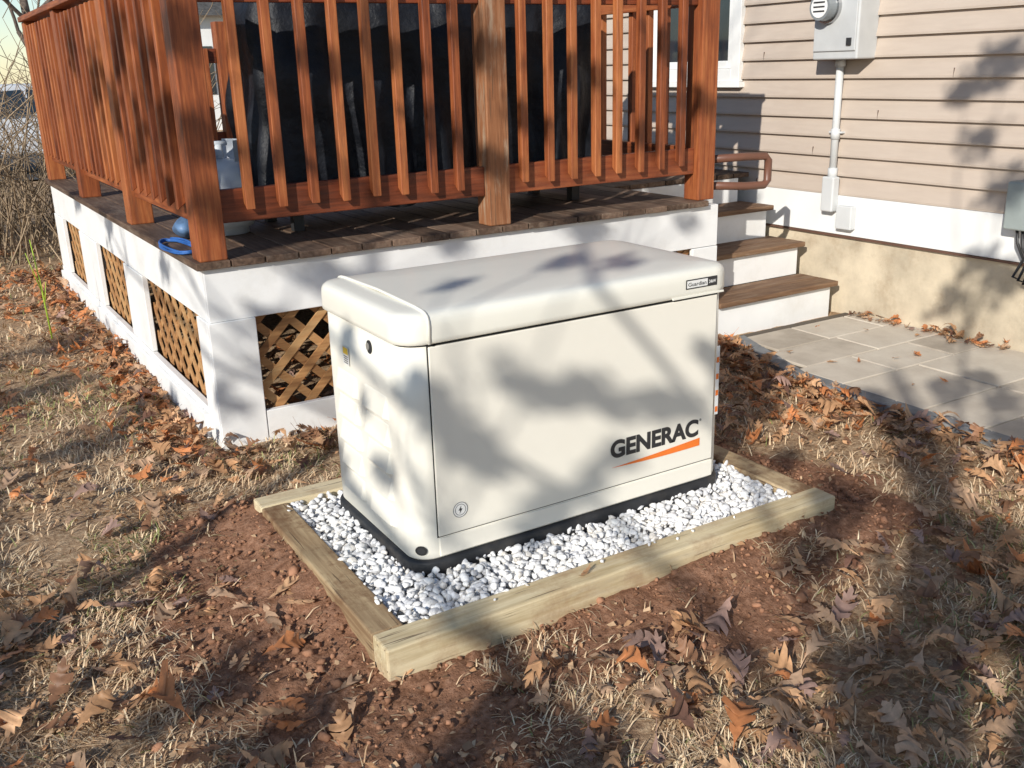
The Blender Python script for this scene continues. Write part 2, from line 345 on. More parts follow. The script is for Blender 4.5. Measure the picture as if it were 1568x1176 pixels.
# ------------------------------------------------------------ stones
import bmesh
bm=bmesh.new(); bmesh.ops.create_icosphere(bm,subdivisions=1,radius=1)
IV=np.array([v.co[:] for v in bm.verts]); IF=np.array([[v.index for v in f_.verts] for f_ in bm.faces]); bm.free()
bm=bmesh.new(); bmesh.ops.create_icosphere(bm,subdivisions=2,radius=1)
IV2=np.array([v.co[:] for v in bm.verts]); IF2=np.array([[v.index for v in f_.verts] for f_ in bm.faces]); bm.free()
def stones(name,pos,size,cols,mat,flat=.65,jit=.16,hi=False,parent=None):
    n=len(pos); A,B=(IV2,IF2) if hi else (IV,IF); k=len(A)
    sc=np.stack([RNG.uniform(.75,1.35,n),RNG.uniform(.6,1.,n),RNG.uniform(flat-.15,flat+.2,n)],-1)
    v=np.broadcast_to(A[None],(n,k,3)).copy()
    for _ in range(8):
        nn=RNG.normal(size=(n,3)); nn/=np.linalg.norm(nn,axis=1,keepdims=True); dd_=RNG.uniform(.45,.8,n)
        dp=(v*nn[:,None]).sum(-1); ex=np.maximum(dp-dd_[:,None],0); v=v-ex[...,None]*nn[:,None]
    v=v*(1+RNG.normal(0,jit*.25,(n,k,1)))
    v=v*sc[:,None]*size[:,None,None]
    q=RNG.normal(size=(n,4)); q[:,3]*=2; q[:,:2]*=.45; q/=np.linalg.norm(q,axis=1,keepdims=True)
    qx,qy,qz,qw=q.T
    Rm=np.stack([1-2*(qy**2+qz**2),2*(qx*qy-qz*qw),2*(qx*qz+qy*qw),2*(qx*qy+qz*qw),1-2*(qx**2+qz**2),2*(qy*qz-qx*qw),2*(qx*qz-qy*qw),2*(qy*qz+qx*qw),1-2*(qx**2+qy**2)],-1).reshape(n,3,3)
    v=np.einsum('nij,nkj->nki',Rm,v)+pos[:,None]
    Fz=(B[None]+(np.arange(n)*k)[:,None,None]).reshape(-1,3)
    return fastmesh(name,v.reshape(-1,3),[Fz],[mat],parent,colors=np.repeat(cols,k,0),smooth=False)
GX0,GX1,GY0,GY1=FX0+FW,FX1-FW,FY0+FW,FY1-FW
n=10500; x=RNG.uniform(GX0,GX1,n);y=RNG.uniform(GY0,GY1,n); k=~((x>.02)&(x<1.2)&(y>.02)&(y<.62)); x=x[k];y=y[k];n=len(x)
z=RNG.uniform(.045,.086,n); sz=RNG.uniform(.009,.020,n)
xs=np.concatenate([RNG.uniform(GX0,GX1,16),GX0-np.abs(RNG.normal(0,.02,10))]); ys=np.concatenate([GY0-np.abs(RNG.normal(0,.02,16)),RNG.uniform(GY0,GY1,10)])
x=np.concatenate([x,xs]);y=np.concatenate([y,ys]);z=np.concatenate([z,np.full(26,.1005)]);sz=np.concatenate([sz,RNG.uniform(.005,.010,26)]);n=len(x)
pc=np.array([(.84,.83,.81),(.76,.76,.77),(.86,.85,.83),(.56,.56,.57),(.78,.74,.68)]); cc=pc[RNG.choice(5,n,p=[.34,.23,.25,.10,.08])]*RNG.uniform(.9,1.05,(n,1))
stones('gravel',np.stack([x,y,z],-1),sz,np.clip(cc,0,.9),attrmat('white_marble_gravel',.6,scale=60),hi=True)
n=14000; x=RNG.uniform(-1.3,2,n);y=RNG.uniform(-1.4,1.2,n); k=(RNG.random(n)<dirt(x,y)**1.5)&~blocked(x,y)&~((x<FX0+.0)&(x>FX0-.01)); x=x[k];y=y[k];n=len(x)
stones('soil_clods',np.stack([x,y,gh(x,y)+.004],-1),RNG.gamma(1.6,.003,n)+.002,np.array([(.29,.15,.09)])*RNG.uniform(.6,1.5,(n,1)),attrmat('soil_clod',.95,spec=.1),flat=.8)
# ------------------------------------------------------------ timber frame
fr=empty('timber_border_frame')
b=MB(); b.box(FX0,FX1,FY0,FY0+FW,-.08,.095); b.box(FX0,FX1-.0,FY1-FW,FY1,-.08,.094)
b.build('long_timbers',[TX],fr,.006)
b=MB(); b.box(FX0,FX0+FW,FY0+FW+.003,FY1-FW-.003,-.08,.093); b.box(FX1-FW,FX1,FY0+FW+.003,FY1-FW-.003,-.08,.092,0)
b.build('short_timbers',[TY],fr,.006)
b=MB(); b.box(FX0+.06,FX1-.06,FY0+.06,FY1-.06,-.02,.05); b.build('gravel_bed',[plain('gravel_dust',(.45,.44,.42),.9,.3,30)],fr)
# ------------------------------------------------------------ generator
gen=empty('standby_generator')
GL,GW=1.22,.644
def rr(x0,x1,y0,y1,r,z,n=7):
    pts=[]
    for cx,cy,a0 in ((x0+r,y0+r,math.pi),(x1-r,y0+r,1.5*math.pi),(x1-r,y1-r,0),(x0+r,y1-r,.5*math.pi)):
        for i in range(n+1):
            a=a0+.5*math.pi*i/n; pts.append((cx+r*math.cos(a),cy+r*math.sin(a),z))
    return pts
def grr(off,z,r=.075): return rr(-off,GL+off,-off,GW+off,max(r+off,.005),z)
b=MB(); b.loft([grr(.012,.055),grr(.012,.108),grr(.008,.114),grr(-.01,.118)],0); b.build('base_pad',[BLACKP],gen)
b=MB(); b.loft([grr(-.004,.116),grr(.0,.122),grr(.001,.2),grr(0,.6),grr(-.002,.785)],0); body=b.build('cabinet',[CREAM],gen)
b=MB(); b.loft([grr(-.006,.783),grr(-.006,.797)],0); b.build('lid_gap',[GAP],gen)
lid=[(-.004,.793),(.008,.793),(.013,.797),(.014,.81),(.013,.845),(.011,.862),(.006,.872),(-.004,.879),(-.02,.883),(-.06,.886)]
b=MB(); b.loft([grr(o_,z_,.075) for o_,z_ in lid]+[rr(.16,GL-.16,.14,GW-.14,.05,.891)],0); b.build('lid',[LIDM],gen)
def ridge(x,wd=.005):
    prof=[(-.0145,.795),(-.0155,.845),(-.0135,.863),(-.008,.874),(.003,.881),(.02,.885),(.065,.8885),(GW/2,.894),(GW-.065,.8885),(GW-.02,.885),(GW-.003,.881),(GW+.008,.874),(GW+.0135,.863),(GW+.0145,.8)]
    b=MB(); b.tube([(x,p[0],p[1]) for p in prof],wd,6); return b
ridge(.076).build('lid_ridge',[LIDM],gen)
b=MB(); b.box(.073,1.166,-.0015,.02,.186,.787); b.build('panel_gap',[GAP],gen)
b=MB(); b.box(.0765,1.162,-.007,.02,.190,.784); b.build('front_panel',[CREAM2],gen,.003)
b=MB(); b.box(.079,1.168,-.0045,.02,.122,.183); b.build('lower_rail',[CREAM2],gen,.003)
b=MB(); b.box(.96,1.18,-.0175,-.012,.792,.799); b.build('latch_lip',[LIDM],gen,.001)
b=MB()
for i in range(5):
    z0=.185+i*.088
    for (y0,y1) in ((.13,.31),(.36,.53)):
        vs=[(0.0005,y0,z0),(0.0005,y1,z0),(-.017,y1-.015,z0+.008),(-.017,y0+.015,z0+.008),(0.0005,y0,z0+.076),(0.0005,y1,z0+.076),(-.002,y1-.012,z0+.070),(-.002,y0+.012,z0+.070)]
        b.add(vs,[(0,1,2,3),(3,2,6,7),(7,6,5,4),(0,3,7,4),(1,5,6,2)])
b.build('louvres',[CREAM],gen,.003)
def disc(c,axis,r,r2,th,mat,name,n=20):
    b=MB(); l0=[];l1=[]
    for i in range(n):
        a=2*math.pi*i/n
        l0.append((c[0]+.002,c[1]-r*math.cos(a),c[2]+r2*math.sin(a))); l1.append((c[0]-th,c[1]-r*math.cos(a),c[2]+r2*math.sin(a)))
    b.loft([l0,l1],0,smooth=False); return b.build(name,[mat],gen)
disc((-.0,.243,.742),'x',.019,.021,.0015,GAP,'lock_recess'); disc((-.001,.25,.742),'x',.010,.012,.003,plain('lock_cap',(.25,.24,.22),.4),'lock')
b=MB(); cx=.075-.075*math.cos(R(50)); cy=.075-.075*math.sin(R(50)); nrm=Vector((-math.cos(R(50)),-math.sin(R(50)),0)); tg=Vector((-nrm.y,nrm.x,0))
for rad_,off,mi in ((.019,.0035,0),(.012,.005,1)):
    vs=[Vector((cx,cy,.150))+nrm*off+tg*rad_*math.cos(2*math.pi*i/16)+Vector((0,0,1))*rad_*.85*math.sin(2*math.pi*i/16) for i in range(16)]
    b.add(vs,[tuple(range(16))],mi)
b.build('corner_hole',[GAP,INK],gen)
LAB=plain('white_label',(.8,.8,.78),.4)
b=MB(); 
def fl(x0,x1,z0,z1,y,mi): b.add([(x0,y,z0),(x1,y,z0),(x1,y,z1),(x0,y,z1)],[(0,1,2,3)],mi)
fl(1.015,1.150,.820,.852,-.0152,0); fl(1.019,1.108,.824,.848,-.0158,1)
fl(1.170,1.186,.35,.60,-.0035,1); 
for i,zz in enumerate((.36,.42,.48,.54)): fl(1.172,1.184,zz,zz+.02,-.0043,2)
b.build('badges',[INK,LAB,ORANGE],gen)
b=MB(); b.add([(-.0035,.46,.64),(-.0035,.41,.64),(-.0035,.41,.70),(-.0035,.46,.70)],[(0,1,2,3)],0); b.add([(-.0041,.455,.675),(-.0041,.415,.675),(-.0041,.415,.697),(-.0041,.455,.697)],[(0,1,2,3)],1)
for k_ in range(4): b.add([(-.0041,.452,.645+k_*.007),(-.0041,.418,.645+k_*.007),(-.0041,.418,.648+k_*.007),(-.0041,.452,.648+k_*.007)],[(0,1,2,3)],2)
b.build('side_labels',[LAB,plain('yellow_label',(.8,.55,.05),.4),INK],gen)
def text(body,width,loc,mat,name,off=0.0,h=None,rz=0):
    cu=bpy.data.curves.new(name,'FONT'); cu.body=body; cu.size=1; cu.extrude=.004; cu.offset=off; cu.materials.append(mat)
    ob=bpy.data.objects.new(name,cu); link(ob,gen); bpy.context.view_layer.update()
    bb=[Vector(v) for v in ob.bound_box]; w0=max(v.x for v in bb)-min(v.x for v in bb); h0=max(v.y for v in bb)-min(v.y for v in bb)
    sx=width/w0; sy=(h/h0) if h else sx
    ob.scale=(sx,sy,sx); ob.rotation_euler=(R(90),0,0); ob.location=(loc[0]-min(v.x for v in bb)*sx,loc[1],loc[2]-min(v.y for v in bb)*sy); return ob
text('GENERAC',.378,(.716,-.0085,.290),INK,'lettering',.040,.064)
text('®',.009,(1.098,-.0085,.343),INK,'mark',.01)
text('Guardian',.078,(1.024,-.0164,.829),INK,'badge_text',.01,.013)
text('24kW',.030,(1.114,-.0160,.830),LAB,'rating_text',.02,.011)
b=MB(); top=[];bot=[]
for i in range(13):
    t=i/12; xx=.722+.38*t; top.append((xx,-.0085,.259+.022*t**1.3)); bot.append((xx,-.0085,.2585-.004*math.sin(t*3.14)+(-.006)*t))
b.add(bot+top,[(i,i+1,14+i,13+i) for i in range(12)],0); b.build('swoosh',[ORANGE],gen)
b=MB(); 
def ring(c,r0,r1,y,mi,n=28):
    vs=[(c[0]+r*math.cos(2*math.pi*i/n),y,c[1]+r*math.sin(2*math.pi*i/n)) for r in (r0,r1) for i in range(n)]
    b.add(vs,[(i,(i+1)%n,n+(i+1)%n,n+i) for i in range(n)],mi)
ring((.152,.262),.0,.026,-.0080,0); ring((.152,.262),.0235,.0252,-.0086,1); ring((.152,.262),.017,.0185,-.0086,1)
b.add([(.152+p*.5,-.0087,.262+q*.5) for p,q in ((.006,.026),(-.014,-.004),(-.002,-.004),(-.008,-.027),(.014,.006),(.002,.006))],[(0,1,2,5),(5,2,3,4)],1)
b.build('bolt_label',[LAB,INK],gen)
# ------------------------------------------------------------ deck
dk=empty('wooden_deck',True)
DZ=.815; A,B=2.85,4.36
b=MB()
def board(a0,a1,b0,b1): b.box(a0,a1,b0,b1,DZ-.03,DZ+random.uniform(-.0015,.0015))
a=-.0
while a<3.86:
    a1=min(a+.138,3.9); b0=.0 if a1<=2.87 else .86
    board(a,a1,b0+random.uniform(-.004,.004),B); a+=.144
b.build('deck_boards',[DKB],dk,.003)
b=MB()
b.box(.03,A-.02,.03,.06,.56,.784); b.box(.03,.06,.063,B-.03,.56,.784)
b.box(.022,.22,.022,.05,.0,.559); b.box(.0215,.0485,.053,.21,.0,.559)
b.box(.223,A-.022,.026,.056,-.05,.14); b.box(.004,.05,.213,B-.02,-.05,.115); b.box(.02,.05,.213,B-.02,.118,.15)
for p0,p1 in ((1.05,1.2),(1.95,2.1),(A-.2,A-.022)): b.box(p0,p1,.024,.052,.143,.557)
for p0,p1 in ((1.28,1.75),(2.6,3.22),(3.95,B-.02)): b.box(.024,.052,p0,p1,.153,.557)
b.box(A-.05,A-.022,.06,.86,-.02,.784)
b.box(2.9,3.88,B-.06,B-.03,0,.784); b.box(.07,2.9,B-.06,B-.03,0,.784)
b.build('white_skirting',[WHITE],dk,.003)
def clipline(u0,u1,v0,v1,c,s):
    pts=[]
    for u in (u0,u1):
        v=s*u+c
        if v0<=v<=v1: pts.append((u,v))
    for v in (v0,v1):
        u=(v-c)/s
        if u0<u<u1: pts.append((u,v))
    return pts[:2] if len(pts)>=2 else None
b=MB()
def lattice(kind,u0,u1,off):
    v0,v1=.12,.57; hw=.018
    for s,oo in ((1,0),(-1,.008)):
        cc_=-6.
        while cc_<8:
            r=clipline(u0,u1,v0,v1,cc_,s)
            if r:
                (ua,va),(ub,vb)=r; L_=math.hypot(ub-ua,vb-va)
                if L_>.02:
                    du,dv=(ub-ua)/L_,(vb-va)/L_; nu,nv=-dv*hw,du*hw
                    q=[(ua+nu,va+nv),(ua-nu,va-nv),(ub-nu,vb-nv),(ub+nu,vb+nv)]
                    d0,d1=off+oo,off+oo+.007
                    if kind=='f': vs=[(u,d0,v) for u,v in q]+[(u,d1,v) for u,v in q]
                    else: vs=[(d0,u,v) for u,v in q]+[(d1,u,v) for u,v in q]
                    b.add(vs,[(0,1,2,3),(7,6,5,4),(0,4,5,1),(1,5,6,2),(2,6,7,3),(3,7,4,0)])
            cc_+=.150
for p0,p1 in ((.2,1.07),(1.18,1.97),(2.08,A-.18)): lattice('f',p0,p1,.062)
for p0,p1 in ((.2,1.3),(1.73,2.62),(3.2,3.97)): lattice('s',p0,p1,.064)
b.build('lattice',[LAT],dk)
b=MB()
PT=1.93
def post(a0,b0,mat=0,w_=.115,top=PT): b.box(a0,a0+w_,b0,b0+w_,DZ,top,mat)
post(.02,.02); post(1.385,.03,1); post(2.68,.03,0); 
for bb in (1.32,2.78,4.2): post(.02,bb)
post(2.68,1.3);post(2.68,4.2,0); post(1.385,4.2)
b.build('posts',[WZ,WP],dk,.006)
b=MB()
for a0,a1 in ((.137,1.383),(1.502,2.678)):
    b.box(a0,a1,.068,.106,.955,1.09,0); b.box(a0,a1,.068,.106,1.80,1.89,0)
    b.box(a0,a1,4.24,4.28,.955,1.09,0); b.box(a0,a1,4.24,4.28,1.62,1.73,0)
b.box(.0,2.8,.01,.15,PT+.001,PT+.036,0)
for b0,b1 in ((.137,1.318),(1.437,2.778),(2.897,4.198)):
    b.box(.058,.096,b0,b1,.955,1.09,1); b.box(.058,.096,b0,b1,1.80,1.89,1)
b.box(.0,.14,.153,4.32,PT+.001,PT+.036,1)
b.box(2.72,2.758,.147,1.298,.955,1.09,1); b.box(2.72,2.758,.147,1.298,1.80,1.89,1); b.box(2.67,2.81,.153,1.42,PT+.001,PT+.036,1)
b.build('rails',[WX,WY],dk,.004)
b=MB()
def bal(ac,bc,face,zt=1.9,zb=1.0):
    h=.019
    z4={'f':[0,0,.03,.03],'l':[0,.03,.03,0],'r':[.03,0,0,.03]}[face]
    c4=[(-h,-h),(h,-h),(h,h),(-h,h)]
    vs=[(ac+p,bc+q,zb+z_) for (p,q),z_ in zip(c4,z4)]+[(ac+p,bc+q,zt) for p,q in c4]
    b.add(vs,[(0,3,2,1),(4,5,6,7),(0,1,5,4),(1,2,6,5),(2,3,7,6),(3,0,4,7)])
for i in range(8): bal(.255+.1405*i+random.uniform(-.006,.006),.048,'f',zb=1.0+random.uniform(-.008,.008))
for i in range(8): bal(1.595+.1385*i+random.uniform(-.006,.006),.048,'f',zb=1.0+random.uniform(-.008,.008))
for s0,s1 in ((.137,1.318),(1.437,2.778),(2.897,4.198)):
    k=round((s1-s0)/.14)
    for i in range(1,k): bal(.038,s0+(s1-s0)*i/k,'l')
for i in range(1,8): bal(2.778,.147+1.151*i/8,'r')
for i in range(1,18): 
    if abs(.13+i*.145-1.44)>.08: bal(.13+i*.145,4.22,'f',1.73,.98)
b.build('balusters',[WZ],dk,.003,1)
stp=empty('deck_steps',True)
b=MB(); c_=MB()
for i,(bf,zt) in enumerate(((.012,.225),(.29,.43),(.57,.63))):
    c_.box(2.853,3.79,bf+.025,bf+.04,zt-.205 if i else -.02,zt-.031)
    b.box(2.853,3.825,bf-.005,bf+.14,zt-.03,zt); b.box(2.853,3.825,bf+.146,bf+.30,zt-.03,zt-.001)
    c_.box(3.76,3.789,bf+.043,.86,(zt-.2 if i else -.02),zt-.032)
c_.box(2.853,3.79,.862,.876,.60,.783)
b.build('treads',[TRD],stp,.004); c_.build('risers',[WHITE],stp,.002)
b=MB(); b.tube([(2.80,.09,1.02),(3.05,.06,1.02),(3.19,.05,1.015),(3.215,.05,.99),(3.215,.05,.88),(3.19,.05,.855),(3.05,.055,.86),(2.80,.09,.88)],.022,8,0)
hr=b.build('stair_handrail',[plain('brown_painted_rail',(.16,.07,.045),.4)]); hr.location=(DX,DY,0); hr.rotation_euler=(0,0,TH)
# ------------------------------------------------------------ house
hs=empty('siding_house',True)
HX=3.925
m,nt,bs=newmat('vinyl_siding'); tc=N(nt,'ShaderNodeTexCoord')
mp=N(nt,'ShaderNodeMapping'); mp.inputs['Scale'].default_value=(1,.12,1); nt.links.new(tc.outputs['Object'],mp.inputs[0])
n1=noise(nt,mp.outputs[0],40,5); n2=noise(nt,tc.outputs['Object'],1.5,4); c=ramp(nt,math_(nt,'ADD',math_(nt,'MULTIPLY',n1,.5),math_(nt,'MULTIPLY',n2,.5)),[(.3,(.45,.37,.305)),(.7,(.54,.455,.38))]); nt.links.new(c,bs.inputs['Base Color']); bs.inputs['Roughness'].default_value=.55
bump(nt,bs,n1,.12,.003); SID=m
b=MB(); z=.73; ex=.113
while z<3.1:
    y0,y1=-6.,9.
    vs=[(HX-.028,y0,z),(HX-.028,y1,z),(HX-.004,y1,z+ex),(HX-.004,y0,z+ex),(HX-.001,y0,z+.0),(HX-.001,y1,z+.0),(HX-.0285,y0,z+.012),(HX-.0285,y1,z+.012)]
    b.add(vs,[(1,0,6,7),(7,6,3,2),(0,1,5,4)]); z+=ex
b.build('siding',[SID],hs)
b=MB(); z=.73; i=0
while z<3.1:
    for yy in np.arange(-5.6,8,3.2): 
        y_=yy+((i*1.37)%3.2)
        b.box(HX-.0295,HX-.012,y_,y_+.002,z+.002,z+.05)
    z+=ex;i+=1
b.build('siding_joints',[plain('joint_shadow',(.16,.12,.10),.8)],hs)
b=MB(); b.box(HX-.03,HX+.1,-6,9,.492,.728); b.build('white_band',[WHITE2],hs,.003)
b=MB(); b.box(HX-.034,HX+.05,-6,9,.478,.4905); b.build('flashing',[plain('brown_flashing',(.12,.06,.04),.6)],hs)
CONC=plain('foundation_concrete',(.54,.46,.34),.9,.16,3,.6,dirt=(.30,.22,.14),dirtamt=.8)
b=MB(); b.box(HX-.012,HX+.2,-6,9,-.1,.477); b.build('foundation',[CONC],hs)
b=MB(); b.box(HX+.003,HX+7,-6,9,.4775,3.15); b.build('walls',[SID],hs)
ROOF=plain('roof_shingles',(.08,.075,.07),.9,.3,10,.3)
b=MB(); b.add([(HX-.4,-6.3,3.1),(HX-.4,9.3,3.1),(HX+3.5,9.3,5.2),(HX+3.5,-6.3,5.2),(HX+7.4,9.3,3.1),(HX+7.4,-6.3,3.1)],[(0,3,2,1),(3,5,4,2),(0,1,4,5),(0,5,3),(1,2,4)]); b.build('roof',[ROOF],hs)
GLASS=plain('window_glass',(.02,.03,.04),.05,spec=.9); 
b=MB(); w0,w1,wz0,wz1=.985,1.93,1.39,2.7; q=.075
b.box(HX-.05,HX-.01,w0,w0+q,wz0,wz1); b.box(HX-.05,HX-.01,w1-q,w1,wz0,wz1); b.box(HX-.052,HX-.01,w0+q,w1-q,wz0,wz0+.085); b.box(HX-.052,HX-.01,w0+q,w1-q,wz1-.085,wz1)
b.box(HX-.04,HX-.01,w0+q,w0+q+.045,wz0+.086,wz1-.086);b.box(HX-.04,HX-.01,w1-q-.045,w1-q,wz0+.086,wz1-.086);b.box(HX-.042,HX-.01,w0+q+.045,w1-q-.045,wz0+.086,wz0+.135);b.box(HX-.042,HX-.01,w0+q+.045,w1-q-.045,2.02,2.07)
b.box(HX-.07,HX-.01,w0-.02,w1+.02,wz0-.035,wz0-.001)
b.build('window_frame',[WHITE2],hs,.004)
b=MB(); b.box(HX-.032,HX-.012,w0+.08,w1-.08,wz0+.09,wz1-.09); b.build('window_glass',[GLASS],hs)
# ------------------------------------------------------------ electric meter + conduit
em=empty('electric_meter',True)
GREY=plain('grey_painted_metal',(.52,.53,.53),.4,.05,5,.1); GREY2=plain('grey_pvc',(.60,.61,.61),.5,.04,5)
b=MB(); b.box(HX-.18,HX-.012,-.065,.255,1.515,2.15); b.build('meter_box',[GREY],em,.010,3)
b=MB(); b.box(HX-.190,HX-.1805,-.055,.245,1.56,2.13); b.build('box_cover',[GREY],em,.005,2)
b=MB(); cyy,czz=.145,1.80
def discx(x0,x1,r0,r1,mi,n=32,c=(cyy,czz)):
    b.loft([[(x0,c[0]-r0*math.cos(2*math.pi*i/n),c[1]+r0*math.sin(2*math.pi*i/n)) for i in range(n)],[(x1,c[0]-r1*math.cos(2*math.pi*i/n),c[1]+r1*math.sin(2*math.pi*i/n)) for i in range(n)]],mi,smooth=False)
discx(HX-.189,HX-.212,.092,.089,0); discx(HX-.2125,HX-.27,.078,.072,1); discx(HX-.2705,HX-.273,.058,.058,2)
for k in (-1,0,1): b.box(HX-.2755,HX-.2735,cyy-.04,cyy+.04,czz-.003+k*.024,czz+.005+k*.024,3)
b.box(HX-.2005,HX-.1905,-.03,.0,1.59,1.63,3)
b.build('meter_dial',[plain('steel_ring',(.5,.5,.5),.25,metal=1),plain('meter_glass',(.22,.24,.25),.1,spec=.8),LAB,INK],em)
b=MB(); xx=HX-.05; cb=.155
b.tube([(xx,cb,1.53),(xx,cb,.86)],.022,12); b.tube([(xx,cb,1.51),(xx,cb,1.475)],.03,12); b.tube([(xx,cb,1.12),(xx,cb,1.06)],.028,12); b.tube([(xx,cb,.89),(xx,cb,.83)],.029,12)
b.box(HX-.05,HX-.02,cb-.05,cb+.05,1.095,1.105); 
b.build('conduit',[GREY2],em)
b=MB(); b.box(HX-.09,HX-.031,cb-.045,cb+.045,.63,.84); b.build('conduit_elbow_body',[GREY2],em,.01,3)
b=MB(); b.box(HX-.08,HX-.031,-.03,.085,.535,.675); b.build('junction_box',[GREY2],em,.006,2)
ub=empty('utility_box',True)
b=MB(); b.box(HX-.13,HX-.012,-1.45,-1.02,.67,.91); b.build('box_body',[plain('grey_green_metal',(.30,.34,.33),.45)],ub,.01,3)
b=MB()
for k in range(5):
    yy=-1.07-k*.03; b.tube([(HX-.08,yy,.68),(HX-.09,yy-.02,.6-.02*k),(HX-.07-.01*k,yy-.05,.52),(HX-.06,yy+.0,.42-.015*k),(HX-.08,yy-.09,.40),(HX-.07,yy-.12,.5),(HX-.06,yy-.13,.66)],.008,6)
b.build('cables',[INK],ub)
# ------------------------------------------------------------ walkway
pv=empty('paver_walkway')
m,nt,bs=newmat('paver_stone'); tc=N(nt,'ShaderNodeTexCoord'); at=N(nt,'ShaderNodeAttribute',attribute_name='var')
n1=noise(nt,tc.outputs['Object'],5,7,.65); v=math_(nt,'ADD',math_(nt,'MULTIPLY',n1,.7),math_(nt,'MULTIPLY',at.outputs['Fac'],.3))
c=ramp(nt,v,[(.25,(.34,.29,.23)),(.5,(.50,.44,.36)),(.75,(.61,.55,.46))]); nt.links.new(c,bs.inputs['Base Color']); bs.inputs['Roughness'].default_value=.85
bump(nt,bs,noise(nt,tc.outputs['Object'],60,4),.3,.003)
b=MB(); yy=1.52; row=0
while yy>-5:
    dp=random.choice((.30,.45,.30)); x0=float(pat_edge(np.array(yy-dp*.5)))+.0; xx=x0; first=True
    while xx<3.74:
        wd=random.choice((.30,.45,.45,.60)); 
        if first: wd=random.choice((.25,.4,.55)); first=False
        x1=min(xx+wd,3.745)
        if 3.745-x1<.1: x1=3.745
        b.box(xx+.005,x1-.005,yy-dp+.005,yy-.005,-.05,.026+random.uniform(-.0015,.0015)); xx=x1
    yy-=dp
b.build('pavers',[m],pv,.005)
b=MB(); b.box(2.6,3.75,-5,1.53,-.06,.012); b.box(2.8,3.75,1.5,1.6,-.06,.0121); b.build('joint_sand',[plain('joint_sand',(.10,.08,.06),.95)],pv)
b=MB(); b.box(3.75,3.93,-5,1.56,-.06,.018); b.build('wall_border_soil',[plain('dark_border_soil',(.15,.11,.08),.95,.3,20,.6)],pv)
b=MB(); yy=.85
while yy>-5:
    l=random.uniform(.22,.34); b.box(2.485,2.575,yy-l+.004,yy,-.06,.032,0); yy-=l
for i in range(3):
    t0,t1=i/3,(i+1)/3; y0=.855+.69*t0;y1=.85+.69*t1
    xa=2.485+.25*t0; xb=2.485+.25*t1
    b.add([(xa,y0,-.06),(xa+.09,y0,-.06),(xb+.09,y1,-.06),(xb,y1,-.06),(xa,y0,.032),(xa+.09,y0,.032),(xb+.09,y1,.032),(xb,y1,.032)],[(0,3,2,1),(4,5,6,7),(0,1,5,4),(1,2,6,5),(2,3,7,6),(3,0,4,7)])
b.build('edging',[plain('dark_edging_stone',(.2,.205,.21),.85,.2,9,.3)],pv,.006)
# ------------------------------------------------------------ covered grill
gr_=empty('covered_grill',True)
m,nt,bs=newmat('black_cover_fabric'); tc=N(nt,'ShaderNodeTexCoord'); n1=noise(nt,tc.outputs['Object'],9,6)
c=ramp(nt,n1,[(.35,(.006,.007,.010)),(.65,(.014,.016,.022))]); nt.links.new(c,bs.inputs['Base Color']); bs.inputs['Roughness'].default_value=.5; bs.inputs['Specular IOR Level'].default_value=.25
bump(nt,bs,n1,.6,.03); FAB=m
loops=[]; nz=26
base=rr(.50,2.33,.42,1.02,.09,0,10)
pp=np.array(base)[:,:2]; pp=np.vstack([pp,pp[:1]]); seg=np.hypot(*np.diff(pp,axis=0).T); cum=np.concatenate([[0],np.cumsum(seg)]); nn=220
tt=np.linspace(0,cum[-1],nn,endpoint=False); qx=np.interp(tt,cum,pp[:,0]); qy=np.interp(tt,cum,pp[:,1])
cx,cy=1.415,.72
for i in range(nz+1):
    v=i/nz; z=.93+v*1.1
    amp=.030*(1-v)**.8+.006
    dsp=amp*(np.sin(tt*19+3*np.sin(v*2.2+tt))+.6*np.sin(tt*37+v*4)+.7*np.sin(tt*8.3-v*3+1))
    dsp=dsp+ .02*np.sin(v*14+tt*5)*np.exp(-((v-.5)/.3)**2)
    nxv=np.gradient(qy); nyv=-np.gradient(qx); ln=np.hypot(nxv,nyv)+1e-9
    sc=1-.10*sstep(.75,1,v)
    X_=cx+(qx-cx)*(sc)+nxv/ln*dsp; Y_=cy+(qy-cy)*(1-.25*sstep(.55,1,v))+nyv/ln*dsp
    zz=z+(.02*np.sin(tt*7)+.015*np.sin(tt*17))*(v<.01)
    loops.append([(float(a_),float(b_),float(c__)) for a_,b_,c__ in zip(X_,Y_,np.broadcast_to(zz,X_.shape))])
b=MB(); b.loft(loops,0,capb=False); b.build('fabric_cover',[FAB],gr_)
b=MB()
for a_ in (.6,2.2):
    for b_ in (.52,.92): b.box(a_,a_+.05,b_,b_+.05,DZ+.002,1.2)
b.box(.6,2.25,.54,.9,.90,.93); b.build('cart_legs',[INK],gr_)
pt=empty('propane_tank',True)
TK=plain('tank_enamel',(.62,.66,.70),.35)
def rev(b,c,prof,n=28,mi=0): b.loft([[(c[0]+r*math.cos(2*math.pi*i/n),c[1]+r*math.sin(2*math.pi*i/n),z) for i in range(n)] for r,z in prof],mi)
b=MB(); c0=(.34,.72)
rev(b,c0,[(.10,DZ+.002),(.10,DZ+.03),(.12,DZ+.035),(.15,DZ+.08),(.155,DZ+.13),(.155,DZ+.24),(.145,DZ+.29),(.11,DZ+.33),(.05,DZ+.345)])
for a0 in (0,math.pi):
    vs=[];n=10
    for i in range(n+1):
        an=a0-1.1+2.2*i/n
        for r,z in ((.098,DZ+.32),(.098,DZ+.43),(.103,DZ+.43),(.103,DZ+.32)): vs.append((c0[0]+r*math.cos(an),c0[1]+r*math.sin(an),z))
    b.add(vs,[(4*i+j,4*i+(j+1)%4,4*i+4+(j+1)%4,4*i+4+j) for i in range(n) for j in range(4)])
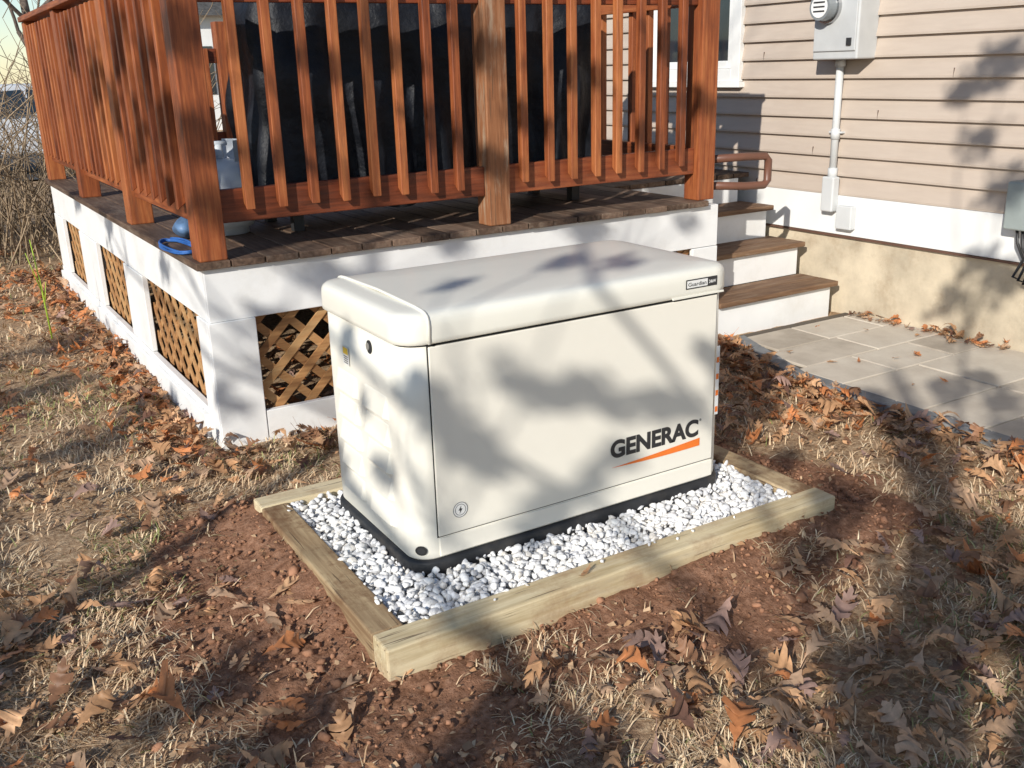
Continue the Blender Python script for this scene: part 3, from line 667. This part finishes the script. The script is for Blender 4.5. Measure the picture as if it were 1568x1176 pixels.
b.tube([(c0[0],c0[1],DZ+.34),(c0[0],c0[1],DZ+.41)],.018,10); b.tube([(c0[0]-.04,c0[1],DZ+.415),(c0[0]+.04,c0[1],DZ+.415)],.012,8)
b.build('tank',[TK],pt)
b=MB(); pts=[]
for i in range(90):
    t=i/89*math.pi*2*3.2
    pts.append((.03+.05*math.cos(t)*1.2,.42+.20*math.sin(t)*1.0,DZ+.010+.006*math.sin(t*1.7)+i*.0001))
b.tube(pts,.005,6); rp=b.build('blue_rope',[plain('blue_rope_fibre',(.03,.13,.42),.6)]); rp.location=(DX,DY,0); rp.rotation_euler=(0,0,TH)
b=MB(); lo=[]
for i in range(8):
    v=i/7; r=.07*math.sin(math.pi*(.12+.8*v))
    lo.append([(.17+r*math.cos(t)*(1+.2*math.sin(3*t+v*4)),.75+1.25*r*math.sin(t)*(1+.15*math.sin(5*t)),DZ+.003+v*.10) for t in np.linspace(0,2*math.pi,24,endpoint=False)])
b.loft(lo); tb=b.build('blue_tarp_bundle',[plain('blue_tarp',(.10,.18,.32),.5,.3,12)]); tb.location=(DX-.02,DY-.05,0); tb.rotation_euler=(0,0,TH)
# ------------------------------------------------------------ trees
BARK=plain('bark',(.13,.10,.08),.9,.3,12,.6)
def grow(b,p,d,L_,r,depth,rs,spread=.55,upb=.12):
    k=5; pts=[Vector(p)]; rad=[r]; d=Vector(d).normalized(); q=Vector(p)
    for i in range(k):
        d=(d+Vector((rs.gauss(0,.10),rs.gauss(0,.10),rs.gauss(0,.07)+upb*.3))).normalized(); q=q+d*(L_/k); pts.append(q.copy()); rad.append(r*(1-.42*(i+1)/k))
    b.tube(pts,rad,8 if r>.03 else 4,cap=False)
    if depth==0: return
    nb=rs.choice((3,3,4)) if depth>1 else 3
    for j in range(nb):
        t=rs.uniform(.45,1.) if j else 1.; ii=min(int(t*k),k); base=pts[ii]; rr_=rad[ii]*(.78 if j==0 else rs.uniform(.42,.62))
        ax_=Vector((rs.gauss(0,1),rs.gauss(0,1),rs.gauss(0,.5))); ax_=(ax_-d*ax_.dot(d)).normalized()
        nd=(d*(1-(.25 if j==0 else spread))+ax_*(.3 if j==0 else spread)+Vector((0,0,upb))).normalized()
        grow(b,base,nd,L_*rs.uniform(.6,.85),rr_,depth-1,rs,spread,upb)
def tree(loc,L_,r,depth,seed,lean=(0,0,1),name='bare_tree'):
    rs=random.Random(seed); b=MB(); grow(b,(0,0,-.1),lean,L_,r,depth,rs); ob=b.build(name,[BARK]); ob.location=loc; return ob
def sback(x,y,s): return (x-math.cos(PH)*s,y-math.sin(PH)*s,0)
rs=random.Random(8); b=MB(); pts=[Vector((rs.gauss(0,.02),rs.gauss(0,.02),-.1+.75*i)) for i in range(9)]; b.tube(pts,[.055-.005*i for i in range(9)],8)
for i in range(5,9): grow(b,pts[i],(rs.gauss(0,1),rs.gauss(0,1),1.2),1.0,.018,2,rs)
sp=b.build('sapling_tree',[BARK]); sp.location=sback(-1.12,.36,5.2)
# large oak with leaf clumps and limbs added to cast chosen shadows; it stands behind and to the left of the viewer
rs=random.Random(77)
ok=empty('oak_tree',loc=sback(.80,-1.16,7.2)); O=Vector(ok.location)
tr=[Vector((0,0,-.1)),Vector((.02,.02,.9)),Vector((-.04,.03,1.9)),Vector((.02,-.03,2.8)),Vector((.10,.05,3.7)),Vector((.16,.14,4.3)),Vector((.05,.32,4.8))]
b=MB(); b.tube(tr,[.21,.17,.155,.135,.10,.06,.03],14)
lv=[];lc=[]
shade=[(-.66,-.12,0,.10),(-.60,-.45,0,.13),(-.26,-.73,0,.11),(-.04,-.6,0,.08),(.0,-.85,0,.10),
 (-.97,.5,0,.10),(-.72,2.98,0,.2),(-.6,2.0,0,.16),(-.23,2.37,0,.1),(-.45,3.9,0,.2),
 (1.15,-.49,0,.08),(1.3,-.42,0,.09),(1.57,-.25,0,.10),(1.72,.17,0,.06),(2.1,.62,0,.07),(2.14,-.12,0,.08),
 (2.94,.31,0,.1),(2.99,.04,0,.10),(3.2,.3,0,.08),(2.7,-.2,0,.1),
 (.42,1.6,.68,.06),(.60,1.6,.62,.06),(1.0,1.6,.76,.06),(1.77,1.6,.76,.07),(2.42,1.6,.72,.06),(-.1,1.6,.2,.06),(.13,1.6,.55,.05),
 (-.15,3.6,.72,.1),(-.15,2.31,.70,.08),(-.15,4.7,.76,.1),(-.15,2.1,1.58,.15),(-.15,1.9,1.32,.14),(-.15,2.6,1.7,.16),(-.15,2.4,1.25,.13),(-.12,1.62,1.7,.1),(-.05,1.6,1.3,.10),(-.05,1.6,1.02,.07),(-.15,1.95,1.05,.09),(-.15,2.9,1.4,.12),(-.15,3.3,1.5,.13),(-.15,3.9,1.7,.13),
 (1.21,1.6,1.62,.10),(1.22,1.6,1.12,.06),(.99,1.6,1.27,.08),(.46,1.6,1.56,.09),(.3,1.6,1.2,.07),(.75,1.6,1.6,.08),(1.45,1.6,1.3,.07),(2.48,1.6,1.35,.08),(1.7,1.6,1.5,.09),(2.1,1.6,1.2,.06),(2.2,1.6,1.65,.08),
 (3.75,.74,1.47,.12),(3.75,.94,1.34,.09),(3.75,.83,1.07,.09),(3.75,.65,.85,.11),(3.75,.59,.38,.11),(3.75,.75,.46,.09),(3.75,.91,.2,.08),
 (.29,.25,.89,.05),(.79,.34,.89,.07),(.92,.2,.89,.055),
 (0,.42,.72,.045),(0,.58,.27,.06),(0,.2,.36,.06),(0,.31,.54,.04),(.04,0,.66,.06),(.10,0,.60,.05)]
for _ in range(20):
    x_=rs.uniform(.8,1.9); shade.append((x_,rs.uniform(-1.75,-.85)+(x_-1.2)*.25,0,rs.uniform(.08,.13)))
streaks=[([(.02,0,.70),(.12,0,.56),(.20,0,.47),(.29,0,.40)],.034,.05),([(.32,0,.64),(.43,0,.59),(.53,0,.57),(.66,0,.53),(.76,0,.48),(.93,0,.48),(1.08,0,.38)],.030,.05),([(.40,0,.14),(.50,0,.17),(.63,0,.22),(.72,0,.30)],.028,.045),
 ([(2.6,.45,0),(2.35,.12,0),(2.05,-.2,0),(1.85,-.45,0),(1.6,-.72,0),(1.4,-1.05,0),(1.05,-1.35,0)],.05,.06)]
def clump(c,r):
    nl=int(54*(r/.1)**1.7)+8
    for _ in range(nl):
        p=c+Vector((rs.gauss(0,r*.48),rs.gauss(0,r*.48),rs.gauss(0,r*.43))); s_=rs.uniform(.032,.055)
        u=Vector((rs.gauss(0,1),rs.gauss(0,1),rs.gauss(0,1))).normalized(); t=u.orthogonal().normalized()
        lv.extend([p-u*s_,p+t*s_*.55,p+u*s_,p-t*s_*.55]); k=rs.random(); lc.extend([(.32+.1*k,.16,.07)]*4)
def curve(s_,c,r0,r1,n=5,sag=.3):
    m_=(s_+c)/2+Vector((rs.gauss(0,.12),rs.gauss(0,.12),rs.uniform(0,sag))); pts=[s_*(1-k/7)**2+m_*2*(k/7)*(1-k/7)+c*(k/7)**2 for k in range(8)]
    b.tube(pts,[r0+(r1-r0)*k/7 for k in range(8)],n,cap=False)
def trunkpt(z):
    i=0
    while i<len(tr)-2 and tr[i+1].z<z: i+=1
    return tr[i].lerp(tr[i+1],(z-tr[i].z)/(tr[i+1].z-tr[i].z))
cl=[]
for (x_,y_,z_,r_) in shade:
    c=Vector((x_,y_,z_))+SUN*(7.2+rs.uniform(-.6,.8))-O; clump(c,r_); cl.append(c)
for s_,rd,cr in streaks:
    t=7.3+rs.uniform(-.4,.4); pts=[Vector(p)+SUN*(t+.08*i)-O for i,p in enumerate(s_)]
    b.tube(pts,[rd]*len(pts),7); cl.append(pts[0])
    for p in pts: clump(p+Vector((rs.gauss(0,.02),rs.gauss(0,.02),rs.gauss(0,.02))),cr)
C_=np.array([c[:] for c in cl]); K=12; rg=np.random.default_rng(3); cen=C_[rg.choice(len(C_),K,replace=False)]
for _ in range(12):
    lab=((C_[:,None]-cen[None])**2).sum(-1).argmin(1)
    cen=np.array([C_[lab==k].mean(0) if (lab==k).any() else cen[k] for k in range(K)])
for k in range(K):
    mem=[cl[i] for i in range(len(cl)) if lab[i]==k]
    if not mem: continue
    hub=Vector(cen[k])*.9+Vector((0,0,-.05)); zt=min(max(hub.z*.8,1.7),4.6); curve(trunkpt(zt),hub,.024,.012,6)
    for c in mem: curve(hub,c,.008,.003,4,.1)
b.build('trunk_and_limbs',[BARK],ok)
lvn=np.array([v[:] for v in lv]); nq=len(lvn)//4; bb_=np.arange(nq)*4
fastmesh('shadow_clump_leaves',lvn,[np.stack([bb_,bb_+1,bb_+2,bb_+3],-1)],[attrmat('oak_leaf',.6)],ok,colors=np.array(lc))
for i,(x_,y_) in enumerate(((-8,30),(-3,38),(3,33),(9,45),(-14,36),(15,40),(0,52),(-6,48),(6,55),(20,52))):
    tree((x_,y_,0),4.2,.2,4,50+i)
# brush
b=MB(); rs=random.Random(5)
for i in range(650):
    p=Vector((rs.uniform(-3.5,1.8),rs.uniform(6.9,9.5),-.02)); d=Vector((rs.gauss(0,.3),rs.gauss(0,.3),1)).normalized(); L_=rs.uniform(.8,2.6); pts=[p.copy()];
    for k in range(5):
        d=(d+Vector((rs.gauss(0,.22),rs.gauss(0,.22),-.06*k))).normalized(); p=p+d*L_/5; pts.append(p.copy())
        if rs.random()<.7:
            e=(d+Vector((rs.gauss(0,.8),rs.gauss(0,.8),.1))).normalized(); q=p+e*rs.uniform(.15,.5); b.tube([p,(p+q)/2+Vector((0,0,.03)),q],[.004,.003,.0015],3,cap=False)
    b.tube(pts,[.008,.007,.006,.005,.004,.002],4,cap=False)
b.build('brush_thicket',[plain('twig_bark',(.30,.22,.14),.8,.3,3)])
b=MB(); b.tube([(-.52,4.1,0),(-.53,4.1,.35),(-.545,4.12,.62)],[.006,.005,.003],6); b.tube([(-.53,4.1,.3),(-.57,4.08,.48),(-.585,4.08,.55)],[.004,.003,.002],5); b.tube([(-.53,4.1,.2),(-.50,4.1,.36)],[.004,.002],5)
b.build('green_stem_plant',[plain('green_stem',(.35,.5,.05),.6)])
# ------------------------------------------------------------ car & neighbour house
car=empty('parked_car',loc=(.6,16.6,0.03)); 
CP=plain('silver_car_paint',(.55,.57,.6),.25,spec=.8); TIRE=plain('tyre_rubber',(.02,.02,.02),.8); 
prof=[(-2.2,.35),(-2.25,.62),(-2.1,.82),(-1.25,.95),(-.65,1.38),(-.3,1.45),(.75,1.45),(1.2,1.36),(1.75,1.0),(2.2,.92),(2.28,.6),(2.2,.32)]
b=MB(); hw=.88
lo=[]
for yy_,s_ in ((-hw,.0),(-hw+.08,1),(hw-.08,1),(hw,.0)):
    ins_=.0 if s_ else .03
    lo.append([(x_*(1-ins_*.3),yy_+(.18 if z_>1.2 and yy_<0 else (-.18 if z_>1.2 else 0))*(1),z_-ins_*(z_>.8)) for x_,z_ in prof])
b.loft(lo,0,smooth=False); b.build('body',[CP],car,.04,3)
b=MB()
for sgn in (-1,1):
    g_=[(-1.15,.98,hw+.004),(-.62,1.32,hw-.13),(.1,1.36,hw-.15),(.1,.98,hw+.004)]; b.add([(p[0],sgn*p[2],p[1]) for p in g_],[(0,1,2,3)]); g_=[(.16,.98,hw+.004),(.16,1.36,hw-.15),(1.1,1.3,hw-.12),(1.5,1.0,hw+.004)]; b.add([(p[0],sgn*p[2],p[1]) for p in g_],[(0,1,2,3)])
b.build('windows',[GLASS],car)
b=MB()
for x_ in (-1.4,1.4):
    for sgn in (-1,1):
        b.tube([(x_,sgn*.70,.32),(x_,sgn*.90,.32)],.32,24,0,smooth=False); b.tube([(x_,sgn*.90,.32),(x_,sgn*.915,.32)],.19,16,1,smooth=False)
b.build('wheels',[TIRE,plain('alloy',(.6,.6,.6),.3,metal=1)],car)
nh=empty('white_house',loc=(10,27,0))
b=MB(); b.box(-5,5,0,8,0,3.2); b.build('walls',[WHITE2],nh)
b=MB(); b.add([(-5.4,-.4,3.1),(5.4,-.4,3.1),(5.4,4,5.6),(-5.4,4,5.6),(-5.4,8.4,3.1),(5.4,8.4,3.1)],[(0,1,2,3),(3,2,5,4),(0,3,4),(1,5,2)]); b.build('roof',[ROOF],nh)
b=MB()
for x_ in (-3.6,-1.2,1.2,3.4): b.box(x_-.45,x_+.45,-.03,.05,1.0,2.3)
b.build('windows',[GLASS],nh)
